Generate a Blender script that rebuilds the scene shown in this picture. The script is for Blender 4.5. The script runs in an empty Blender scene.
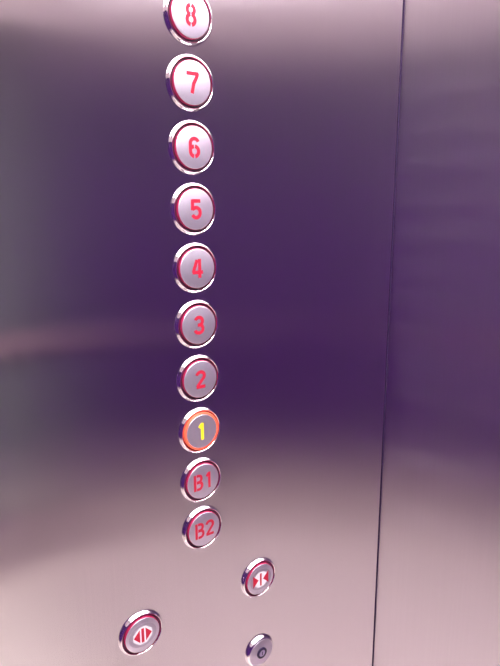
import bpy, bmesh, math
from mathutils import Matrix, Vector

scn = bpy.context.scene
COL = scn.collection
PITCH = 0.045            # spacing of the floor buttons, metres
CAM_Z = 1.55
Z_TOP = CAM_Z + 2.9482 * PITCH   # height of the button marked 8
SEAM_X = 5.1434 * PITCH          # the corner between the two steel walls
CEIL = 2.21

# ------------------------------------------------------------------ materials
def new_mat(name):
    m = bpy.data.materials.new(name)
    m.use_nodes = True
    nt = m.node_tree
    return m, nt, nt.nodes['Principled BSDF']

def plain(name, col, rough=0.5, metal=0.0, emit=None, estr=0.0, spec=0.5, noise=0.0, scale=40.0, coat=0.0):
    m, nt, b = new_mat(name)
    b.inputs['Base Color'].default_value = (*col, 1)
    b.inputs['Roughness'].default_value = rough
    b.inputs['Metallic'].default_value = metal
    b.inputs['Specular IOR Level'].default_value = spec
    b.inputs['Coat Weight'].default_value = coat
    if emit:
        b.inputs['Emission Color'].default_value = (*emit, 1)
        b.inputs['Emission Strength'].default_value = estr
    if noise:
        tc = nt.nodes.new('ShaderNodeTexCoord')
        n = nt.nodes.new('ShaderNodeTexNoise'); n.inputs['Scale'].default_value = scale; n.inputs['Detail'].default_value = 4
        nt.links.new(tc.outputs['Object'], n.inputs['Vector'])
        mx = nt.nodes.new('ShaderNodeMix'); mx.data_type = 'RGBA'
        mx.inputs[6].default_value = (*[c * (1 - noise) for c in col], 1)
        mx.inputs[7].default_value = (*[min(1, c * (1 + noise)) for c in col], 1)
        nt.links.new(n.outputs['Fac'], mx.inputs[0])
        nt.links.new(mx.outputs[2], b.inputs['Base Color'])
    return m

def brushed(name, col, rough, aniso, tangent, grain_scale, var=0.03, bump=0.0, haze=0.022):
    """Brushed sheet steel: the grain runs upright, so highlights smear along `tangent`."""
    m, nt, b = new_mat(name)
    L = nt.links.new
    tc = nt.nodes.new('ShaderNodeTexCoord')
    mp = nt.nodes.new('ShaderNodeMapping'); mp.inputs['Scale'].default_value = grain_scale
    L(tc.outputs['Object'], mp.inputs['Vector'])
    n = nt.nodes.new('ShaderNodeTexNoise'); n.inputs['Scale'].default_value = 1.0; n.inputs['Detail'].default_value = 3
    L(mp.outputs[0], n.inputs['Vector'])
    mx = nt.nodes.new('ShaderNodeMix'); mx.data_type = 'RGBA'
    mx.inputs[6].default_value = (*[c * (1 - var) for c in col], 1)
    mx.inputs[7].default_value = (*[min(1, c * (1 + var)) for c in col], 1)
    L(n.outputs['Fac'], mx.inputs[0])
    mr = nt.nodes.new('ShaderNodeMapRange')
    mr.inputs['To Min'].default_value = rough * 0.92; mr.inputs['To Max'].default_value = rough * 1.08
    L(n.outputs['Fac'], mr.inputs['Value'])
    if aniso:
        g = nt.nodes.new('ShaderNodeBsdfAnisotropic'); g.distribution = 'BECKMANN'
        g.inputs['Anisotropy'].default_value = aniso
        tv = nt.nodes.new('ShaderNodeCombineXYZ')
        for i, v in enumerate(tangent): tv.inputs[i].default_value = v
        L(tv.outputs[0], g.inputs['Tangent'])
        L(mx.outputs[2], g.inputs['Color']); L(mr.outputs[0], g.inputs['Roughness'])
        h = nt.nodes.new('ShaderNodeBsdfAnisotropic'); h.distribution = 'MULTI_GGX'   # hazy lobe of the satin finish
        h.inputs['Roughness'].default_value = 0.36
        L(mx.outputs[2], h.inputs['Color'])
        ms = nt.nodes.new('ShaderNodeMixShader'); ms.inputs[0].default_value = haze
        L(g.outputs[0], ms.inputs[1]); L(h.outputs[0], ms.inputs[2])
        L(ms.outputs[0], nt.nodes['Material Output'].inputs['Surface'])
        nt.nodes.remove(b); b = g
    else:
        b.inputs['Metallic'].default_value = 1.0
        L(mx.outputs[2], b.inputs['Base Color']); L(mr.outputs[0], b.inputs['Roughness'])
    if bump:
        # the sheet is very slightly out of flat, in patches about a hand wide
        n2 = nt.nodes.new('ShaderNodeTexNoise'); n2.inputs['Scale'].default_value = 6.0; n2.inputs['Detail'].default_value = 1
        L(tc.outputs['Object'], n2.inputs['Vector'])
        bp = nt.nodes.new('ShaderNodeBump'); bp.inputs['Strength'].default_value = 1.0; bp.inputs['Distance'].default_value = bump
        L(n2.outputs['Fac'], bp.inputs['Height']); L(bp.outputs[0], b.inputs['Normal'])
    return m

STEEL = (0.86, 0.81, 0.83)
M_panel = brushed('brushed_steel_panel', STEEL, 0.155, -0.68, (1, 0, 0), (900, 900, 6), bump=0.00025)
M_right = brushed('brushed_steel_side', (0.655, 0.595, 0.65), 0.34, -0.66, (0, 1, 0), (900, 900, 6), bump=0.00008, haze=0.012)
M_chrome = plain('polished_chrome', (0.93, 0.88, 0.93), 0.07, 1.0)
M_cap = brushed('satin_steel_cap', (0.78, 0.71, 0.82), 0.44, 0.0, (1, 0, 0), (500, 500, 500), var=0.05)
M_face = brushed('satin_key_face', (0.66, 0.58, 0.70), 0.42, 0.0, (1, 0, 0), (500, 500, 500), var=0.05)
M_gap = plain('dark_recess', (0.05, 0.008, 0.035), 0.5)
M_red_ring = plain('red_translucent_ring', (0.36, 0.02, 0.08), 0.25, coat=0.3)
M_red = plain('red_enamel', (0.46, 0.014, 0.042), 0.4, spec=0.3)
M_ring_lit = plain('lit_orange_ring', (0.8, 0.12, 0.06), 0.3, emit=(1.0, 0.11, 0.07), estr=0.36)
M_yellow = plain('lit_yellow_numeral', (0.8, 0.6, 0.02), 0.3, emit=(1.0, 0.72, 0.01), estr=0.38)
M_plate = plain('pale_symbol_plate', (0.75, 0.70, 0.75), 0.4)
M_halo = plain('grey_symbol_surround', (0.62, 0.55, 0.66), 0.45, 1.0)
M_lockdark = plain('dark_lock_collar', (0.012, 0.004, 0.03), 0.35)
M_lock = plain('lock_barrel', (0.45, 0.38, 0.55), 0.35, 0.8)
M_seal = plain('dark_corner_seal', (0.025, 0.009, 0.045), 0.6, spec=0.2)
M_purple = plain('purple_laminate', (0.058, 0.010, 0.135), 0.45, spec=0.2, noise=0.08, scale=3)
M_grey = plain('grey_laminate', (0.18, 0.215, 0.20), 0.5, noise=0.08, scale=3)
M_kick = plain('kick_plate_steel', (0.44, 0.37, 0.40), 0.5, 0.3)
M_floor = plain('pale_stone_floor', (0.95, 0.88, 0.80), 0.45, noise=0.06, scale=9)
M_ceil = plain('white_ceiling', (0.88, 0.82, 0.83), 0.6)
M_rail = plain('satin_handrail', (0.55, 0.42, 0.45), 0.4, 0.6)
M_strip = plain('purple_strip', (0.085, 0.025, 0.16), 0.4)
M_lamp = plain('luminous_diffuser', (0.9, 0.9, 0.9), 0.5, emit=(1.0, 0.96, 0.94), estr=17.5)
M_glow = plain('added_ceiling_glow', (0.88, 0.82, 0.83), 0.5, emit=(1.0, 0.80, 0.79), estr=0.45)
M_frame = plain('lamp_frame', (0.7, 0.68, 0.7), 0.35, 1.0)

# ------------------------------------------------------------------ mesh helpers
def link(name, bm, m, parent=None, smooth=False, loc=None):
    bmesh.ops.recalc_face_normals(bm, faces=bm.faces)
    me = bpy.data.meshes.new(name)
    bm.to_mesh(me); bm.free()
    if smooth:
        for p in me.polygons: p.use_smooth = True
        me.set_sharp_from_angle(angle=math.radians(38))
    me.materials.append(m)
    o = bpy.data.objects.new(name, me)
    COL.objects.link(o)
    if parent: o.parent = parent
    if loc: o.location = loc
    return o

def thing(name, label, cat, loc, group=None):
    o = bpy.data.objects.new(name, None)
    o.empty_display_size = 0.01
    COL.objects.link(o)
    o.location = loc
    o['label'] = label; o['category'] = cat
    if group: o['group'] = group
    return o

def box(bm, x0, x1, y0, y1, z0, z1, bevel=0.0):
    vs = [bm.verts.new((x, y, z)) for x in (x0, x1) for y in (y0, y1) for z in (z0, z1)]
    for f in ((0, 1, 3, 2), (4, 6, 7, 5), (0, 4, 5, 1), (2, 3, 7, 6), (0, 2, 6, 4), (1, 5, 7, 3)):
        bm.faces.new([vs[i] for i in f])
    if bevel:
        bmesh.ops.bevel(bm, geom=bm.edges[:], offset=bevel, segments=2, affect='EDGES', profile=0.6)

def prism(bm, pts, z0, z1):
    """Upright solid over a plan outline."""
    a = [bm.verts.new((x, y, z0)) for x, y in pts]; b = [bm.verts.new((x, y, z1)) for x, y in pts]
    bm.faces.new(a); bm.faces.new(b)
    n = len(pts)
    for i in range(n): bm.faces.new((a[i], a[(i + 1) % n], b[(i + 1) % n], b[i]))

def lathe(profile, n=96, closed=False):
    """Profile of (radius, height above the panel) spun about the button axis (-Y)."""
    bm = bmesh.new()
    rings = []
    for r, h in profile:
        if r < 1e-7: rings.append([bm.verts.new((0, -h, 0))])
        else: rings.append([bm.verts.new((r * math.cos(2 * math.pi * i / n), -h, r * math.sin(2 * math.pi * i / n))) for i in range(n)])
    pairs = list(zip(rings, rings[1:])) + ([(rings[-1], rings[0])] if closed else [])
    for a, b in pairs:
        for i in range(n):
            j = (i + 1) % n
            if len(a) == 1 and len(b) == 1: continue
            if len(a) == 1: bm.faces.new((a[0], b[i], b[j]))
            elif len(b) == 1: bm.faces.new((a[i], a[j], b[0]))
            else: bm.faces.new((a[i], a[j], b[j], b[i]))
    return bm

MM = 0.001
def ext_poly(bm, pts, h0, h1):
    """Outline in mm (x right, z up) raised from h0 to h1 mm off the panel."""
    a = [bm.verts.new((x * MM, -h0 * MM, z * MM)) for x, z in pts]
    b = [bm.verts.new((x * MM, -h1 * MM, z * MM)) for x, z in pts]
    bm.faces.new(a); bm.faces.new(b)
    n = len(pts)
    for i in range(n): bm.faces.new((a[i], a[(i + 1) % n], b[(i + 1) % n], b[i]))

def stroke(bm, pts, w, h0, h1):
    """A pen stroke of width w along pts (mm), raised like an inlay."""
    P = [Vector(p) for p in pts]
    left, right = [], []
    for i, p in enumerate(P):
        d0 = (P[i] - P[i - 1]).normalized() if i else (P[1] - P[0]).normalized()
        d1 = (P[i + 1] - P[i]).normalized() if i < len(P) - 1 else d0
        t = (d0 + d1).normalized()
        nrm = Vector((-t.y, t.x))
        k = min(1.6, 1 / max(0.3, nrm.dot(Vector((-d0.y, d0.x)))))
        left.append(p + nrm * w / 2 * k); right.append(p - nrm * w / 2 * k)
    rows = []
    for l, r in zip(left, right):
        rows.append([bm.verts.new((q.x * MM, -h * MM, q.y * MM)) for h in (h0, h1) for q in (l, r)])
    for a, b in zip(rows, rows[1:]):
        bm.faces.new((a[0], a[1], b[1], b[0])); bm.faces.new((a[2], a[3], b[3], b[2]))
        bm.faces.new((a[0], a[2], b[2], b[0])); bm.faces.new((a[1], a[3], b[3], b[1]))
    for a in (rows[0], rows[-1]): bm.faces.new((a[0], a[1], a[3], a[2]))

def arc(cx, cy, rx, ry, a0, a1, n=18):
    return [(cx + rx * math.cos(math.radians(a0 + (a1 - a0) * i / n)), cy + ry * math.sin(math.radians(a0 + (a1 - a0) * i / n))) for i in range(n + 1)]

# glyphs as pen strokes in a box about 8.4 mm wide and 14.4 mm tall, stencil breaks where the caps have them
def glyph(ch):
    X, Y = 3.2, 6.2      # half extents of the pen path
    if ch == '1': return [[(-2.0, 3.6), (-0.3, 5.6), (0.55, 6.4)], [(0.6, 7.2), (0.6, -7.2)]]
    if ch == '2': return [arc(0, 3.0, X, 3.2, 170, -38) + [(-3.1, -5.9)], [(-3.6, -6.1), (3.9, -6.1)]]
    if ch == '3': return [arc(-.2, 3.1, 3.0, 3.1, 160, -75) , [(-1.2, 0.15), (1.2, 0.15)], arc(-.2, -2.95, 3.3, 3.25, 75, -165)]
    if ch == '4': return [[(-0.4, 6.6), (-3.4, -1.9), (-3.4, -3.1)], [(-4.3, -2.9), (4.3, -2.9)], [(1.6, 7.2), (1.6, -7.2)]]
    if ch == '5': return [[(3.5, 6.1), (-3.0, 6.1)], [(-2.7, 7.2), (-2.9, -0.6)], [(-2.9, 0.2)] + arc(0, -2.4, 3.2, 3.7, 130, -155)]
    if ch == '6': return [arc(0, 3.0, 3.1, 3.2, 20, 180) + [(-3.1, 0.0)] + arc(0, -2.9, 3.1, 3.3, 180, 262),
                          arc(0, -2.3, 3.1, 3.1, 98, 140, 8), arc(0, -2.3, 3.1, 3.1, 82, 0) + arc(0, -2.9, 3.1, 3.3, 0, -82)]
    if ch == '7': return [[(-4.0, 6.1), (4.0, 6.1)], [(3.3, 6.6), (2.9, 4.6), (0.6, -0.6), (-0.6, -7.2)]]
    if ch == '8': return [arc(0, 3.2, 2.9, 3.0, 98, 262), arc(0, 3.2, 2.9, 3.0, 82, -82),
                          arc(0, -3.0, 3.2, 3.3, 98, 262), arc(0, -3.0, 3.2, 3.3, 82, -82)]
    if ch == 'B': return [[(-2.9, 7.2), (-2.9, -7.2)], [(-1.3, 6.2), (0.6, 6.2)] + arc(0.6, 3.3, 2.4, 2.9, 80, -80) + [(-1.3, 0.35)],
                          [(-1.3, 0.0), (0.7, 0.0)] + arc(0.7, -3.0, 2.8, 3.15, 80, -80) + [(-1.3, -6.2)]]

def char_mesh(ch, ox=0.0, sx=1.0, sy=1.0, w=2.3):
    bm = bmesh.new()
    for i, s in enumerate(glyph(ch)):
        e = 0.012 * i        # keeps crossing strokes from sharing a face
        stroke(bm, [(ox + x * sx, y * sy) for x, y in s], w, 3.8, 4.05 + e)
    return bm

# ------------------------------------------------------------------ the setting
def struct(name, bm, m):
    o = link(name, bm, m); o['kind'] = 'structure'; return o

RX = SEAM_X                     # right wall plane
LX = -1.70                      # left wall plane
def rear_y(x): return -2.063 + (RX - x) * 0.3785     # the rear wall runs at an angle
T = 0.03

SEAL = 0.0014
bm = bmesh.new(); box(bm, LX - T, RX - SEAL, 0, 0.02, 0, CEIL, 0.0006); struct('wall_front', bm, M_panel)
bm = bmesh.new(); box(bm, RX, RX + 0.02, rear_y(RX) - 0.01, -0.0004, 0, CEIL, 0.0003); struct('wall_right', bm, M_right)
bm = bmesh.new(); box(bm, RX - SEAL, RX + 0.02, -0.0004, 0.02, 0, CEIL); struct('trim_1', bm, M_seal)
SPLIT = -0.06                   # the rear wall is grey from here to the right corner, purple to the left
def rear_slab(x0, x1, z0, z1, d0, d1):
    bm = bmesh.new()
    n = Vector((0.3785, 1)).normalized()   # towards the inside
    a, b = Vector((x0, rear_y(x0))), Vector((x1, rear_y(x1)))
    prism(bm, [a + n * d0, b + n * d0, b + n * d1, a + n * d1], z0, z1)
    return bm
struct('wall_rear', rear_slab(SPLIT, RX, 0, CEIL, -T, 0), M_grey)
struct('wall_back', rear_slab(LX, SPLIT, 0, CEIL, -T, 0), M_purple)
struct('baseboard_rear', rear_slab(LX + .01, RX - .006, 0.0, 0.275, 0, 0.006), M_kick)
# floor bounce painted as stepped strips above the kick plate: pale on the grey wall, mauve on the purple one
struct('bounce_trim_3', rear_slab(SPLIT, RX - .006, 0.305, 0.42, 0, 0.010), plain('pale_floor_bounce', (0.40, 0.40, 0.37), 0.5))
struct('bounce_trim_4', rear_slab(SPLIT, RX - .006, 0.42, 0.56, 0, 0.007), plain('grey_floor_bounce', (0.27, 0.28, 0.27), 0.5))
struct('bounce_trim_5', rear_slab(LX + .02, SPLIT, 0.305, 0.42, 0, 0.010), plain('mauve_floor_bounce', (0.15, 0.075, 0.20), 0.5))
struct('bounce_trim_6', rear_slab(LX + .02, SPLIT, 0.42, 0.56, 0, 0.007), plain('plum_floor_bounce', (0.082, 0.028, 0.15), 0.5))
bm = bmesh.new(); box(bm, LX - T, LX, rear_y(LX) - .02, 0, 0, CEIL); struct('wall_left', bm, M_purple)
bm = bmesh.new(); box(bm, LX, LX + 0.006, rear_y(LX) + .01, 0, 0, 0.30); struct('baseboard_left', bm, M_kick)
plan = [(LX - T, 0.02), (RX + .02, 0.02), (RX + .02, rear_y(RX) - .04), (LX - T, rear_y(LX) - .04)]
bm = bmesh.new(); prism(bm, plan, -0.03, 0); struct('floor', bm, M_floor)
bm = bmesh.new(); prism(bm, plan, CEIL, CEIL + 0.03); struct('ceiling', bm, M_ceil)

# handrail on the rear wall (it shows in the steel as a pale streak)
hr = thing('handrail', 'flat satin steel handrail reflected as a pale streak in the steel left of the buttons', 'handrail', (0, 0, 0))
link('rail', rear_slab(-.22, RX - .05, 0.975, 1.065, 0.040, 0.055), M_rail, hr)
for x in (-.16, 0.12):
    link('bracket', rear_slab(x - .015, x + .015, 1.0, 1.04, 0.0, 0.042), M_rail, hr)

struct('trim_2', rear_slab(LX + .02, -.24, 0.99, 1.08, 0, 0.008), M_strip)

# ceiling light painted as lighter purple strips along the top of the purple wall
struct('lit_top_trim_7', rear_slab(LX + .02, SPLIT, 1.93, 2.06, 0, 0.006), plain('violet_lit_top', (0.085, 0.022, 0.18), 0.5))
struct('lit_top_trim_8', rear_slab(LX + .02, SPLIT, 2.06, CEIL, 0, 0.010), plain('lilac_lit_top', (0.17, 0.075, 0.27), 0.5))

# ceiling lamp
lamp = thing('ceiling_light', 'square luminous panel set in the lift ceiling above the buttons', 'light', (-0.26, -0.54, CEIL))
bm = bmesh.new(); box(bm, -.43, .43, -.34, .34, -.012, -.004); link('diffuser', bm, M_lamp, lamp)
bm = bmesh.new()
for (x0, x1, y0, y1) in ((-.46, -.43, -.37, .37), (.43, .46, -.37, .37), (-.43, .43, -.37, -.34), (-.43, .43, .34, .37)):
    box(bm, x0, x1, y0, y1, -.02, 0)
link('lamp_frame', bm, M_frame, lamp)

# dim glow panels added to brighten the ceiling's reflection and the upper wall
glow = thing('ceiling_light', 'wide dim added glow panel along the rear of the lift ceiling', 'light', (-0.70, -1.40, CEIL))
bm = bmesh.new()
a = [(-.98, .12), (.915, -.60), (.915, .46), (-.98, .46)]
prism(bm, a, -.010, -.003); link('diffuser', bm, M_glow, glow)
glow = thing('ceiling_light', 'dim added glow panel at the far left of the lift ceiling', 'light', (-1.30, -0.42, CEIL))
bm = bmesh.new(); box(bm, -.38, .38, -.37, .37, -.010, -.003); link('diffuser', bm, M_glow, glow)

# ------------------------------------------------------------------ the buttons
BEZEL = [(.0152, -.0004), (.0197, -.0004), (.0197, .0005), (.0195, .0012), (.0192, .0019), (.0188, .0026), (.0184, .0030), (.0180, .0031), (.0176, .0029), (.0173, .0023), (.0172, .0014), (.0172, .0007), (.0152, .0007)]
RING = [(.0140, .0008), (.0157, .0008), (.0157, .0030), (.01558, .0034), (.0154, .0036), (.0150, .0036), (.0140, .0034)]
CAPP = [(0, .0010), (.01395, .0010), (.01395, .0032), (.0151, .0035), (.0152, .0037), (.0150, .0039), (.0147, .0040), (0, .0040)]
LIT_RING = [(.0130, .0008), (.0163, .0008), (.0163, .0031), (.0161, .0036), (.0156, .0039), (.0150, .0039), (.0130, .0036)]
LIT_CAP = [(0, .0010), (.0129, .0010), (.0129, .0032), (.0143, .0036), (.0144, .0038), (.0142, .0040), (0, .0040)]
me_cache = {}

def button_base(t, lit=False):
    if 'bezel' not in me_cache:
        b = link('bezel_ring', lathe(BEZEL, closed=True), M_chrome, t, True)
        g = link('recess', lathe([(.0153, .0008), (.0172, .0008), (.0172, .0011), (.0153, .0011)], closed=True), M_gap, t)
        r = link('red_ring', lathe(RING, closed=True), M_red_ring, t, True)
        c = link('cap', lathe(CAPP), M_cap, t, True)
        me_cache.update(bezel=b, recess=g, ring=r, cap=c)
        return c
    for k in ('bezel', 'recess', 'ring', 'cap'):
        o = me_cache[k].copy(); COL.objects.link(o); o.parent = t
        if k == 'ring' and lit:
            bpy.data.objects.remove(o); o = link('lit_ring', lathe(LIT_RING, closed=True), M_ring_lit, t, True)
        if k == 'cap' and lit:
            bpy.data.objects.remove(o); o = link('cap', lathe(LIT_CAP), M_cap, t, True)
        if k == 'cap': c = o
    return c

def pos(x, y): return (x * PITCH, 0, Z_TOP + y * PITCH)

LABELS = {
    '8': 'round steel lift button with red stencil 8, top of the column',
    '7': 'round steel lift button with a red 7',
    '6': 'round steel lift button with a red stencil 6',
    '5': 'round steel lift button with a red 5',
    '4': 'round steel lift button with a red 4',
    '3': 'round steel lift button with a red 3',
    '2': 'round steel lift button with a lone red 2, above the lit button',
    '1': 'lit lift button with yellow numeral 1 and glowing orange ring',
    'B1': 'round steel lift button marked B1 in red, just below the lit button',
    'B2': 'round steel lift button marked B2 in red, bottom of the column',
}
for k, txt in enumerate(['8', '7', '6', '5', '4', '3', '2', '1', 'B1', 'B2']):
    t = thing('floor_button', LABELS[txt], 'lift button', pos(0, -k), 'floor buttons in the column')
    lit = txt == '1'
    cap = button_base(t, lit)
    if len(txt) == 1:
        link('numeral', char_mesh(txt, ox=-.3 if lit else 0, sx={'7': 1.28, '8': 1.0}.get(txt, 1.1), sy=1.02, w=2.7), M_yellow if lit else M_red, cap)
    else:
        link('letter', char_mesh('B', ox=-5.0, sx=1.05, sy=1.0, w=2.3), M_red, cap)
        link('numeral', char_mesh(txt[1], ox=5.3, sx=1.0, sy=1.0, w=2.3), M_red, cap)

def door_button(label, x, y, inward):
    t = thing('door_button', label, 'lift button', pos(x, y), 'door buttons under the column')
    cap = button_base(t)
    bm = bmesh.new(); ext_poly(bm, [(12.4 * math.cos(a * math.pi / 24), 10.4 * math.sin(a * math.pi / 24)) for a in range(48)], 3.8, 4.03)
    link('symbol_surround', bm, M_halo, cap)
    bm = bmesh.new(); ext_poly(bm, [(-8.6, -3.2), (-3, -8.0), (3, -8.0), (8.6, -3.2), (8.6, 3.2), (3, 8.0), (-3, 8.0), (-8.6, 3.2)], 3.8, 4.06)
    link('symbol_plate', bm, M_plate, cap)
    for s in (-1, 1):
        bm = bmesh.new()
        if inward: ext_poly(bm, [(s * 9.0, -6.4), (s * 9.0, 6.4), (s * 2.6, 0)], 3.8, 4.12)
        else: ext_poly(bm, [(s * 2.6, -6.2), (s * 2.6, 6.2), (s * 8.2, 0)], 3.8, 4.12)
        link('arrow', bm, M_red, cap)
    bm = bmesh.new(); w = 1.0 if inward else 1.25
    ext_poly(bm, [(-w, -6.6), (w, -6.6), (w, 6.6), (-w, 6.6)], 3.8, 4.12)
    link('bar', bm, M_red, cap)
door_button('door close button with two red arrows pointing in at a bar', 1.3433, -10.6685, True)
door_button('door open button with two red arrows pointing out from a bar', -1.3771, -10.6685, False)

# key switch
t = thing('key_switch', 'small round steel key switch with dark lock hole below the door close button', 'key switch', pos(1.3558, -12.4834))
link('bezel_ring', lathe([(.0120, -.0004), (.0163, -.0004), (.0163, .0006), (.0161, .0014), (.0157, .0024), (.0151, .0032), (.0143, .0038), (.0136, .0039), (.0128, .0037), (.0120, .0030)], closed=True), M_chrome, t, True)
face = link('face_plate', lathe([(0, .0010), (.0135, .0010), (.0135, .0040), (.0131, .0042), (0, .0042)]), M_face, t, True)
bar = link('lock_collar', lathe([(0, .0040), (.0056, .0040), (.0056, .0054), (.0052, .0057), (.0037, .0057), (.0035, .0050), (0, .0050)]), M_lockdark, t, True)
brl = link('lock_barrel', lathe([(0, .0045), (.0034, .0045), (.0034, .0055), (.0031, .0057), (0, .0057)]), M_lock, t, True)
bm = bmesh.new(); ext_poly(bm, [(-.45, -2.0), (.45, -2.0), (.45, 2.0), (-.45, 2.0)], 5.4, 5.75)
link('keyhole', bm, M_lockdark, brl)

# ------------------------------------------------------------------ camera and view
R = Matrix(((0.8105483764136592, 0.13254530942871798, -0.5704761786802554),
            (-0.006637384380554767, 0.9760708935325703, 0.21735122711205193),
            (0.5856340791157614, -0.1723872145693393, 0.7920324321839723)))
Wd = Matrix(((1, 0, 0), (0, 0, -1), (0, 1, 0)))
cam = bpy.data.cameras.new('camera')
cam.sensor_fit = 'HORIZONTAL'; cam.sensor_width = 36.0; cam.lens = 36.0 * 570.8476 / 500.0
cam.clip_start = 0.01
co = bpy.data.objects.new('camera', cam); COL.objects.link(co)
co.matrix_world = Matrix.Translation((-0.227034, -0.38826, CAM_Z)) @ (Wd @ R).to_4x4()
scn.camera = co

w = bpy.data.worlds.new('world'); scn.world = w; w.use_nodes = True
w.node_tree.nodes['Background'].inputs[0].default_value = (0.05, 0.03, 0.07, 1)
scn.view_settings.view_transform = 'Standard'
scn.view_settings.look = 'None'
scn.view_settings.gamma = 1.0
scn.view_settings.use_curve_mapping = False
scn.view_settings.exposure = 0.10
